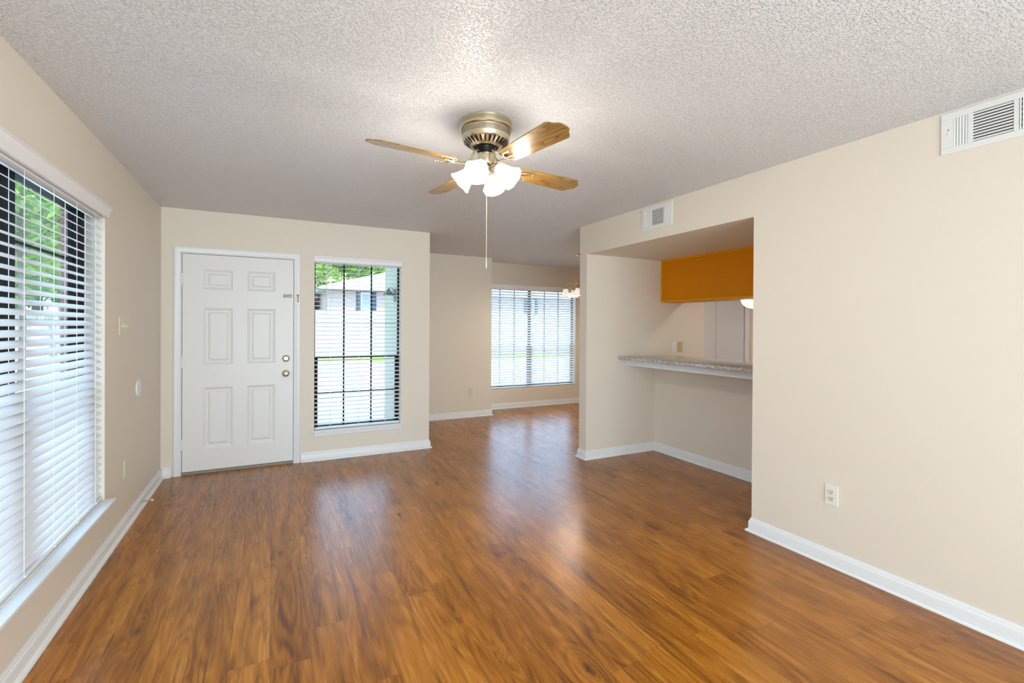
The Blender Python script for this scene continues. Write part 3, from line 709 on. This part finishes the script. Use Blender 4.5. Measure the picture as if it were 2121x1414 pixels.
# perforated band as real small holes would be: dark pierced dots follow the band
q = MB(); q.lathe([(0.121, -0.0462), (0.123, -0.049), (0.123, -0.088), (0.121, -0.092)], (0, 0, 0), 64); band = q.build('motor_band', M['antique'], fan, smooth=35)
q = MB()
for row in range(4):
    for k in range(96):
        a = 2*math.pi*(k+0.5*(row % 2))/96
        mx = Matrix.Rotation(a, 4, 'Z') @ Matrix.Translation((0.1228, 0, -0.056-0.0068*row))
        q.box(-0.0006, 0.0007, -0.0021, 0.0021, -0.0022, 0.0022, mx)
q.build('perforations', M['black_metal'], band)
# vented dome
dome_prof = [(0.121, -0.092), (0.1205, -0.098), (0.114, -0.106), (0.100, -0.117), (0.084, -0.127), (0.072, -0.132), (0.066, -0.1335), (0.064, -0.131)]
q = MB(); q.lathe(dome_prof, (0, 0, 0), 64); dome = q.build('vented_dome', M['antique'], fan, smooth=35)
q = MB()
for k in range(28):
    a = 2*math.pi*k/28; mx = Matrix.Rotation(a, 4, 'Z')
    A = [(0.1150, -0.1062), (0.1075, -0.1120), (0.100, -0.1178), (0.092, -0.1232), (0.0845, -0.1275)]
    hw = [0.0032, 0.0050, 0.0050, 0.0045, 0.0026]
    rings = []
    for (rr, zz), w_ in zip(A, hw):
        rings.append([mx @ Vector((rr+dx, sy*w_, zz+dz)) for dx, dz, sy in ((0.0006, -0.0007, -1), (0.0006, -0.0007, 1), (-0.004, 0.004, 1), (-0.004, 0.004, -1))])
    q.loft(rings)
q.build('vent_slots', M['black_metal'], dome)
q = MB(); q.lathe([(0.062, -0.128), (0.050, -0.134), (0.046, -0.146), (0.044, -0.168), (0.0001, -0.168)], (0, 0, 0), 40); q.build('rotor_hub', M['black_metal'], fan, smooth=35)
q = MB(); q.lathe([(0.0001, -0.165), (0.043, -0.165), (0.0455, -0.169), (0.0455, -0.214), (0.043, -0.222), (0.036, -0.228), (0.028, -0.232), (0.024, -0.250), (0.020, -0.258), (0.0001, -0.262)], (0, 0, 0), 40)
q.build('switch_housing', M['antique'], fan, smooth=35)
BZ = -0.232
def blade_mesh():
    q = MB()
    out = [(0.175, -0.040), (0.190, -0.048), (0.30, -0.058), (0.50, -0.067), (0.565, -0.070), (0.580, -0.060), (0.592, -0.044), (0.603, -0.036), (0.616, -0.026), (0.620, 0.0), (0.616, 0.026), (0.603, 0.036), (0.592, 0.044), (0.580, 0.060), (0.565, 0.070), (0.50, 0.067), (0.30, 0.058), (0.190, 0.048), (0.175, 0.040)]
    q.poly_extrude([(x, y, 0) for x, y in out], (0, 0, 0.006)); return q
def iron_mesh():
    q = MB()
    P = [(0.040, 0, 0.080), (0.058, 0, 0.074), (0.074, 0, 0.052), (0.090, 0, 0.022), (0.108, 0, 0.002), (0.130, 0, -0.008), (0.155, 0, -0.010), (0.175, 0, -0.008)]
    # smooth the arm
    sm = []
    for i in range(len(P)-1):
        for t in (0, 0.5): sm.append(tuple(P[i][k]*(1-t)+P[i+1][k]*t for k in range(3)))
    sm.append(P[-1]); q.tube(sm, 0.0068, 10)
    # trident holder under the blade with curled prongs
    q.tube([(0.165, 0, -0.006), (0.190, 0.010, -0.005), (0.205, 0.032, -0.005), (0.225, 0.044, -0.005), (0.250, 0.040, -0.005), (0.275, 0.043, -0.005)], [0.006, 0.006, 0.0055, 0.005, 0.0045, 0.004], 8)
    q.tube([(0.165, 0, -0.006), (0.190, -0.010, -0.005), (0.205, -0.032, -0.005), (0.225, -0.044, -0.005), (0.250, -0.040, -0.005), (0.275, -0.043, -0.005)], [0.006, 0.006, 0.0055, 0.005, 0.0045, 0.004], 8)
    q.tube([(0.165, 0, -0.006), (0.200, 0, -0.005), (0.235, 0, -0.005)], [0.006, 0.005, 0.004], 8)
    q.tube([(0.182+0.016*math.cos(a), 0.016*math.sin(a), -0.005) for a in [2*math.pi*k/16 for k in range(17)]], 0.0036, 6)
    for x, y in ((0.235, 0), (0.268, 0.043), (0.268, -0.043)): q.sphere((x, y, -0.008), 0.0055, 8, 6)
    return q
bm0 = im0 = None
for k, az in enumerate((7, 97, 187, 278)):
    mx = Matrix.Rotation(math.radians(az), 4, 'Z') @ Matrix.Translation((0, 0, BZ)) @ Matrix.Rotation(math.radians(-12), 4, 'X')
    if bm0 is None:
        bo = blade_mesh().build('blade', M['blade'], fan, bevel=0.0015); io = iron_mesh().build('blade_iron', M['antique'], bo, smooth=50); bm0, im0 = bo, io
    else:
        bo = bm0.copy(); COL.objects.link(bo); bo.parent = fan; io = im0.copy(); COL.objects.link(io); io.parent = bo
    bo.matrix_basis = mx
    io.matrix_basis = Matrix.Rotation(math.radians(12), 4, 'X') @ Matrix.Identity(4)
# light kit
to_cam = math.atan2(-FY, -FX)
SH = [(0.020, 0.0), (0.026, 0.002), (0.031, 0.012), (0.036, 0.030), (0.041, 0.052), (0.046, 0.074), (0.053, 0.096), (0.060, 0.110), (0.0625, 0.114)]
def shade_mesh():
    q = MB(); seg = 48; rings = []
    full = SH+[(r_-0.0022, z_) for r_, z_ in SH[::-1]]
    for i, (rr, zz) in enumerate(full):
        ring = []
        for k in range(seg):
            a = 2*math.pi*k/seg; f = max(0, (zz-0.06)/0.054)
            ring.append(Vector(((rr+0.0035*f*math.cos(6*a))*math.cos(a), (rr+0.0035*f*math.cos(6*a))*math.sin(a), zz-0.003*f*math.cos(6*a))))
        rings.append(ring)
    q.loft(rings, caps=False); return q
first = None
for k in range(4):
    az = to_cam-math.radians(19)+k*math.pi/2
    d = Vector((math.cos(az), math.sin(az), 0))
    ax = (d*math.sin(math.radians(52))+Vector((0, 0, -math.cos(math.radians(52))))).normalized()
    base = d*0.058+Vector((0, 0, -0.236))
    mx = Matrix.Translation(base) @ ax.to_track_quat('Z', 'Y').to_matrix().to_4x4()
    arm = MB(); arm.tube([d*0.020+Vector((0, 0, -0.236)), d*0.034+Vector((0, 0, -0.226)), d*0.048+Vector((0, 0, -0.229)), base+ax*0.004], 0.008, 10)
    arm.lathe([(0.0001, -0.012), (0.014, -0.012), (0.021, -0.004), (0.0235, 0.006), (0.0235, 0.012), (0.020, 0.013)], (0, 0, 0), 24, mx)
    arm.build('light_arm', M['antique'], fan, smooth=40)
    sh = shade_mesh().build('glass_shade', M['frosted'], fan, smooth=60) if first is None else first[0].copy()
    bu = None
    if first is None:
        q = MB(); q.lathe([(0.0001, 0.016), (0.011, 0.018), (0.012, 0.030), (0.018, 0.044), (0.026, 0.060), (0.0285, 0.074), (0.026, 0.088), (0.018, 0.098), (0.008, 0.1025), (0.0001, 0.103)], (0, 0, 0), 24)
        bu = q.build('light_bulb', M['bulb'], sh, smooth=60); first = (sh, bu)
    else:
        COL.objects.link(sh); sh.parent = fan; bu = first[1].copy(); COL.objects.link(bu); bu.parent = sh
    sh.matrix_basis = mx
    lamp('fan_bulb_light', 'POINT', Vector((FX, FY, H))+base+ax*0.120, 8.0, (1.0, 0.91, 0.80), shadow_soft_size=0.045)
# pull chain
q = MB(); q.tube([(0.0, -0.012, -0.255), (0, -0.012, -0.70)], 0.0013, 6); q.tube([(0, -0.012, -0.70), (0, -0.012, -0.712), (0, -0.012, -0.748), (0, -0.012, -0.757)], [0.0014, 0.0026, 0.0034, 0.001], 8)
q.build('pull_chain', mat('beaded_chain', srgb(226, 214, 186), 0.4, 0.3), fan, smooth=50)

# ------------------------------------------------------------------ chandelier in the dining area
CX, CYY, CZ = 4.02, 5.73, 1.975
ch = empty('chandelier', (CX, CYY, H), 'small brass chandelier with frosted bell shades in the dining area', 'chandelier')
zc = CZ-H
q = MB(); q.lathe([(0.0001, -0.0005), (0.062, -0.0005), (0.064, -0.006), (0.058, -0.016), (0.034, -0.026), (0.012, -0.030), (0.0001, -0.032)], (0, 0, 0), 32); q.build('canopy', M['brass'], ch, smooth=40)
q = MB()
nl = int((0.032+zc+0.11)*-1/0.026)
zz = -0.034
k = 0
while zz > zc+0.13:
    pts = [(0.008*math.cos(a), 0.0, zz-0.016+0.016*math.sin(a)) if k % 2 == 0 else (0.0, 0.008*math.cos(a), zz-0.016+0.016*math.sin(a)) for a in [2*math.pi*j/12 for j in range(13)]]
    q.tube(pts, 0.0018, 5); zz -= 0.026; k += 1
q.build('chain', M['brass'], ch, smooth=60)
q = MB(); q.lathe([(0.0001, zc+0.13), (0.010, zc+0.125), (0.007, zc+0.10), (0.016, zc+0.085), (0.024, zc+0.06), (0.013, zc+0.045), (0.012, zc+0.03), (0.030, zc+0.015), (0.034, zc), (0.026, zc-0.02), (0.012, zc-0.035), (0.016, zc-0.045), (0.008, zc-0.060), (0.0001, zc-0.066)], (0, 0, 0), 32)
q.build('hub', M['brass'], ch, smooth=50)
cam_dir = math.atan2(-CYY, -CX)
CS = [(0.016, 0.0), (0.026, -0.002), (0.034, -0.012), (0.040, -0.032), (0.045, -0.055), (0.053, -0.078), (0.066, -0.098), (0.076, -0.108)]
first = None
for k in range(5):
    az = cam_dir-math.radians(80)+k*2*math.pi/5
    d = Vector((math.cos(az), math.sin(az), 0)); R_ = 0.215
    arm = MB(); P = []
    for t in range(17):
        u = t/16; a = math.pi*u
        P.append(d*(0.024+(R_-0.024)*(1-math.cos(a))/2)+Vector((0, 0, zc+0.005+0.062*math.sin(a)+0.0*u-0.028*u)))
    arm.tube(P, 0.0052, 8)
    tipv = P[-1]
    arm.lathe([(0.0001, 0.004), (0.008, 0.003), (0.010, -0.004), (0.022, -0.010), (0.024, -0.020), (0.018, -0.022)], tipv, 20)
    arm.build('arm', M['brass'], ch, smooth=50)
    if first is None:
        q = MB(); full = CS+[(r_-0.002, z_) for r_, z_ in CS[::-1]]; q.lathe(full, (0, 0, 0), 36); sh = q.build('glass_shade', M['frosted'], ch, smooth=60)
        q = MB(); q.lathe([(0.0001, -0.012), (0.010, -0.014), (0.012, -0.024), (0.022, -0.046), (0.026, -0.060), (0.022, -0.076), (0.010, -0.086), (0.0001, -0.088)], (0, 0, 0), 20); bu = q.build('light_bulb', M['bulb'], sh, smooth=60); first = (sh, bu)
    else:
        sh = first[0].copy(); COL.objects.link(sh); sh.parent = ch; bu = first[1].copy(); COL.objects.link(bu); bu.parent = sh
    sh.location = tipv+Vector((0, 0, -0.018))
    lamp('chandelier_bulb_light', 'POINT', Vector((CX, CYY, H))+tipv+Vector((0, 0, -0.118)), 6.5, (1.0, 0.86, 0.68), shadow_soft_size=0.03)

# ------------------------------------------------------------------ outside
GZ = -0.14
tag(MB().box(-40, 60, YF+T+0.15, 70, GZ-0.2, GZ).box(-40, XL-T-0.12, -30, YF+T+0.15, GZ-0.2, GZ).build('ground', M['concrete']), 'pale sunlit concrete drive outside the windows', 'ground', kind='structure')
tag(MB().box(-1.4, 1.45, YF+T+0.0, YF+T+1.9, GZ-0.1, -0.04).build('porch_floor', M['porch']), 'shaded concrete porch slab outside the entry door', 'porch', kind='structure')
tag(MB().box(-6.5, 40, 20.3, 23.7, GZ, GZ+0.03).build('lawn', M['grass']), 'strip of bright grass along the foot of the far fence', 'grass', kind='stuff')
tag(MB().box(-30, -7.7, -6, 33, GZ+0.001, GZ+0.02).build('side_lawn', M['grass']), 'grass under the trees outside the left window', 'grass', kind='stuff')
# brick veneer around the left window and the porch wing siding
vb = wall_with_holes(MB(), 'y', YBACK, YF+T, XL-T-0.072, XL-T-0.022, H+0.3, [(W1['y0']+0.01, W1['y1']-0.014, W1['z0']-0.02, W1['z1']+0.02)])
tag(vb.build('wall_outside', M['brick']), 'pink brick veneer outside the left window', 'brick wall', kind='structure')
tag(MB().box(XP-T-0.03, XP-T-0.0005, YF+T+0.0005, YB+T+0.03, -0.1, H).build('wall_porch', M['siding']), 'cream siding of the porch wing beside the narrow window', 'wall', kind='structure')
ln = empty('porch_lantern', (XP-T-0.0305, 6.25, 1.72), 'grey coach lantern on the cream porch siding', 'lantern')
q = MB(); q.box(-0.012, 0, -0.05, 0.05, -0.02, 0.14); q.build('back_plate', M['lantern'], ln, bevel=0.003)
q = MB(); q.lathe([(0.03, -0.10), (0.055, 0.06)], (-0.085, 0, 0), 6, caps=True); q.build('glass_body', M['glass'], ln)
q = MB(); q.lathe([(0.075, 0.06), (0.02, 0.13), (0.0001, 0.15)], (-0.085, 0, 0), 6); q.tube([(-0.004, 0, 0.11), (-0.05, 0, 0.16), (-0.085, 0, 0.145)], 0.006, 6); q.build('cap', M['lantern'], ln)

def fence(name, label, axis, pos, a0, a1, h, material, bw=0.14):
    root = empty(name, (0, 0, GZ), label, 'fence')
    b = MB(); x = a0; i = 0
    rr = random.Random(3)
    while x < a1:
        dz = rr.uniform(-0.015, 0.015)
        if axis == 'x': pts = [(x, pos, 0), (x+bw-0.006, pos, 0), (x+bw-0.006, pos, h-0.03+dz), (x+bw-0.03, pos, h+dz), (x+0.024, pos, h+dz), (x, pos, h-0.03+dz)]; b.poly_extrude(pts, (0, 0.018, 0))
        else: pts = [(pos, x, 0), (pos, x+bw-0.006, 0), (pos, x+bw-0.006, h-0.03+dz), (pos, x+bw-0.03, h+dz), (pos, x+0.024, h+dz), (pos, x, h-0.03+dz)]; b.poly_extrude(pts, (-0.018, 0, 0))
        x += bw
    b.build('boards', material, root)
    rl = MB()
    for z in (0.35, h*0.52, h-0.3):
        if axis == 'x': rl.box(a0, a1, pos+0.0185, pos+0.06, z, z+0.09)
        else: rl.box(pos-0.06, pos-0.0185, a0, a1, z, z+0.09)
    rl.build('rails', material, root)
    return root
fence('board_fence', 'pale board fence across the drive behind the grass strip', 'x', 23.8, -7.2, 40, 2.2, M['fence'])
fence('board_fence', 'weathered grey fence outside the left window', 'y', -7.5, 4, 33.5, 2.0, M['fence_grey'])

def house(label, x0, x1, y0, depth, ze, zr, wins, hip):
    root = empty('house', (x0, y0, GZ), label, 'house')
    o = Vector((x0, y0, GZ))
    lbox(MB(), x0, x1, y0, y0+depth, GZ, ze, o).build('brick_wall', M['house_brick'], root)
    rf = MB(); e = 0.45
    A = [Vector((x0-e, y0-e, ze)), Vector((x1+e, y0-e, ze)), Vector((x1+e, y0+depth+e, ze)), Vector((x0-e, y0+depth+e, ze))]
    R0, R1 = Vector((x0+hip, y0+depth/2, zr)), Vector((x1-hip, y0+depth/2, zr))
    vs = [rf.bm.verts.new(p-o) for p in A+[R0, R1]]
    lo = [rf.bm.verts.new(p-o-Vector((0, 0, 0.18))) for p in A]
    for f in ((0, 1, 5, 4), (2, 3, 4, 5), (3, 0, 4), (1, 2, 5)): rf.face([vs[i] for i in f])
    for i in range(4): rf.face([vs[i], lo[i], lo[(i+1) % 4], vs[(i+1) % 4]])
    rf.face(lo)
    rf.build('roof', M['roof'], root)
    for (xa, xb, za, zb, sw) in wins:
        w = lbox(MB(), xa, xb, y0-0.03, y0-0.001, za, zb, o).build('house_window', M['trim'], root)
        lbox(MB(), xa+0.06, xb-0.06, y0-0.034, y0-0.0305, za+0.06, zb-0.06, o).build('pane', M['porch'], w)
        for s0, s1 in ((xa-sw-0.02, xa-0.02), (xb+0.02, xb+sw+0.02)):
            lbox(MB(), s0, s1, y0-0.045, y0-0.001, za-0.05, zb+0.05, o).build('shutter', M['shutter'], root, bevel=0.005)
    return root
house('pale brick house with slate blue shutters beyond the fence', 2.9, 34, 30, 9, 3.62, 5.6, [(4.85, 5.52, 2.25, 3.35, 0.24), (16.45, 17.0, 2.15, 3.28, 0.26), (26, 26.7, 2.2, 3.3, 0.26)], 6.0)
house('smaller pale house partly hidden at the left of the far fence', -8, 2.2, 34, 8, 3.3, 4.6, [(0.3, 1.1, 2.2, 3.2, 0.26), (-4, -3.2, 2.2, 3.2, 0.26)], 4.0)

def tree(label, x, y, h, trunk_r, crown, n, leaf, lm, group):
    """crown: list of (dx,dy,z,rx,rz) lobes"""
    root = empty('tree', (x, y, GZ+(0.06 if x < -7.7 and y < 33 else 0.0)), label, 'tree', group)
    rr = random.Random(int(abs(x*97+y*31)))
    t = MB(); t.tube([(0, 0, 0.0), (0.03, 0.02, h*0.2), (-0.05, 0.05, h*0.5), (0.05, 0, h*0.8)], [trunk_r*1.25, trunk_r, trunk_r*0.75, trunk_r*0.3], 10)
    for (dx, dy, z, rx, rz) in crown: t.tube([(0, 0.03, h*0.42), (dx*0.5, dy*0.5, (h*0.42+z)/2+0.2), (dx, dy, z)], [trunk_r*0.5, trunk_r*0.3, trunk_r*0.12], 6)
    t.build('trunk', M['bark'], root, smooth=60)
    c = MB()
    for (dx, dy, z, rx, rz) in crown:
        for _ in range(n):
            while True:
                p = Vector((rr.uniform(-1, 1), rr.uniform(-1, 1), rr.uniform(-1, 1)))
                if 0.25 < p.length < 1: break
            p = Vector((dx+p.x*rx, dy+p.y*rx, z+p.z*rz))
            e = Euler((rr.uniform(-0.9, 0.9), rr.uniform(-0.9, 0.9), rr.uniform(0, 6.3))).to_matrix()
            s = leaf*rr.uniform(0.6, 1.3)
            vs = [c.bm.verts.new(p+e @ Vector(q_)) for q_ in ((-s, 0, 0), (-0.2*s, -0.45*s, 0.1*s), (s, 0, 0), (-0.2*s, 0.45*s, 0.1*s))]
            c.face(vs)
    c.build('crown', lm, root)
    return root
gl_ = 'trees outside the left window'
tree('tall thin trunked tree outside the left window nearest the fence', -5.4, 15.6, 7.5, 0.06, [(0, 0, 6.2, 2.2, 1.8), (1.3, 0.6, 4.8, 1.8, 1.3), (-1.2, -0.5, 4.6, 1.8, 1.3), (0.2, 1.2, 3.6, 1.6, 0.9)], 900, 0.16, M['leaf_a'], gl_)
tree('broad green tree behind the grey fence outside the left window', -9.5, 22, 9, 0.2, [(0, 0, 7.0, 3.2, 2.4), (2.2, 0.6, 5.2, 2.6, 2.0), (-2.2, -0.5, 5.0, 2.6, 2.0), (0.5, 2, 3.8, 2.6, 1.6), (1.8, -1.8, 3.4, 2.2, 1.3)], 900, 0.22, M['leaf_b'], gl_)
tree('dark green tree far along the fence outside the left window', -10.5, 32, 10, 0.22, [(0, 0, 8.0, 3.8, 2.6), (2.8, 0.6, 6.0, 3.2, 2.4), (-2.6, -0.5, 5.8, 3.0, 2.4), (2.5, -2, 4.0, 3.0, 1.8), (-1, 1, 3.6, 3, 1.6)], 900, 0.26, M['leaf_b'], gl_)
tree('pale green tree above the house roof through the narrow window', 4.0, 47, 10, 0.25, [(0, 0, 8.0, 4.0, 2.2), (4.0, 0, 7.2, 3.0, 2.0), (-3.8, 0, 6.6, 3.4, 2.6), (-1.5, -2, 5.4, 3.4, 1.8), (-6.0, 0, 5.2, 3.0, 2.4)], 1600, 0.32, M['leaf_a'], 'trees beyond the house')
tree('pale green tree at the left beyond the smaller house', -13, 60, 13, 0.25, [(0, 0, 7.8, 4.2, 3.2), (3.5, 0, 6.6, 3.6, 2.8), (-3.5, 0, 6.2, 3.6, 2.8)], 900, 0.30, M['leaf_a'], 'trees beyond the house')
def bush(label, x, y, rx, rz, n, leaf):
    c = MB(); rr = random.Random(int(x*100)); 
    for _ in range(n):
        while True:
            p = Vector((rr.uniform(-1, 1), rr.uniform(-1, 1), rr.uniform(0, 1)))
            if 0.3 < p.length < 1: break
        p = Vector((p.x*rx, p.y*rx, p.z*rz)); e = Euler((rr.uniform(-1, 1), rr.uniform(-1, 1), rr.uniform(0, 6.3))).to_matrix(); s = leaf*rr.uniform(0.6, 1.3)
        c.face([c.bm.verts.new(p+e @ Vector(q_)) for q_ in ((-s, 0, 0), (-0.2*s, -0.45*s, 0.1*s), (s, 0, 0), (-0.2*s, 0.45*s, 0.1*s))])
    o = c.build('bush', M['leaf_b'], loc=(x, y, GZ)); return tag(o, label, 'bush')
bush('leafy green bush outside the right end of the dining window', 7.4, 9.6, 0.75, 1.3, 900, 0.08)
# eave and roof slab over this apartment keep the porch in shade
tag(MB().box(XL-0.7, XE+1.5, YBACK-0.5, YC+T+0.5, H+0.13, H+0.33).build('roof', M['roof']), 'roof slab over the apartment', 'roof', kind='structure')
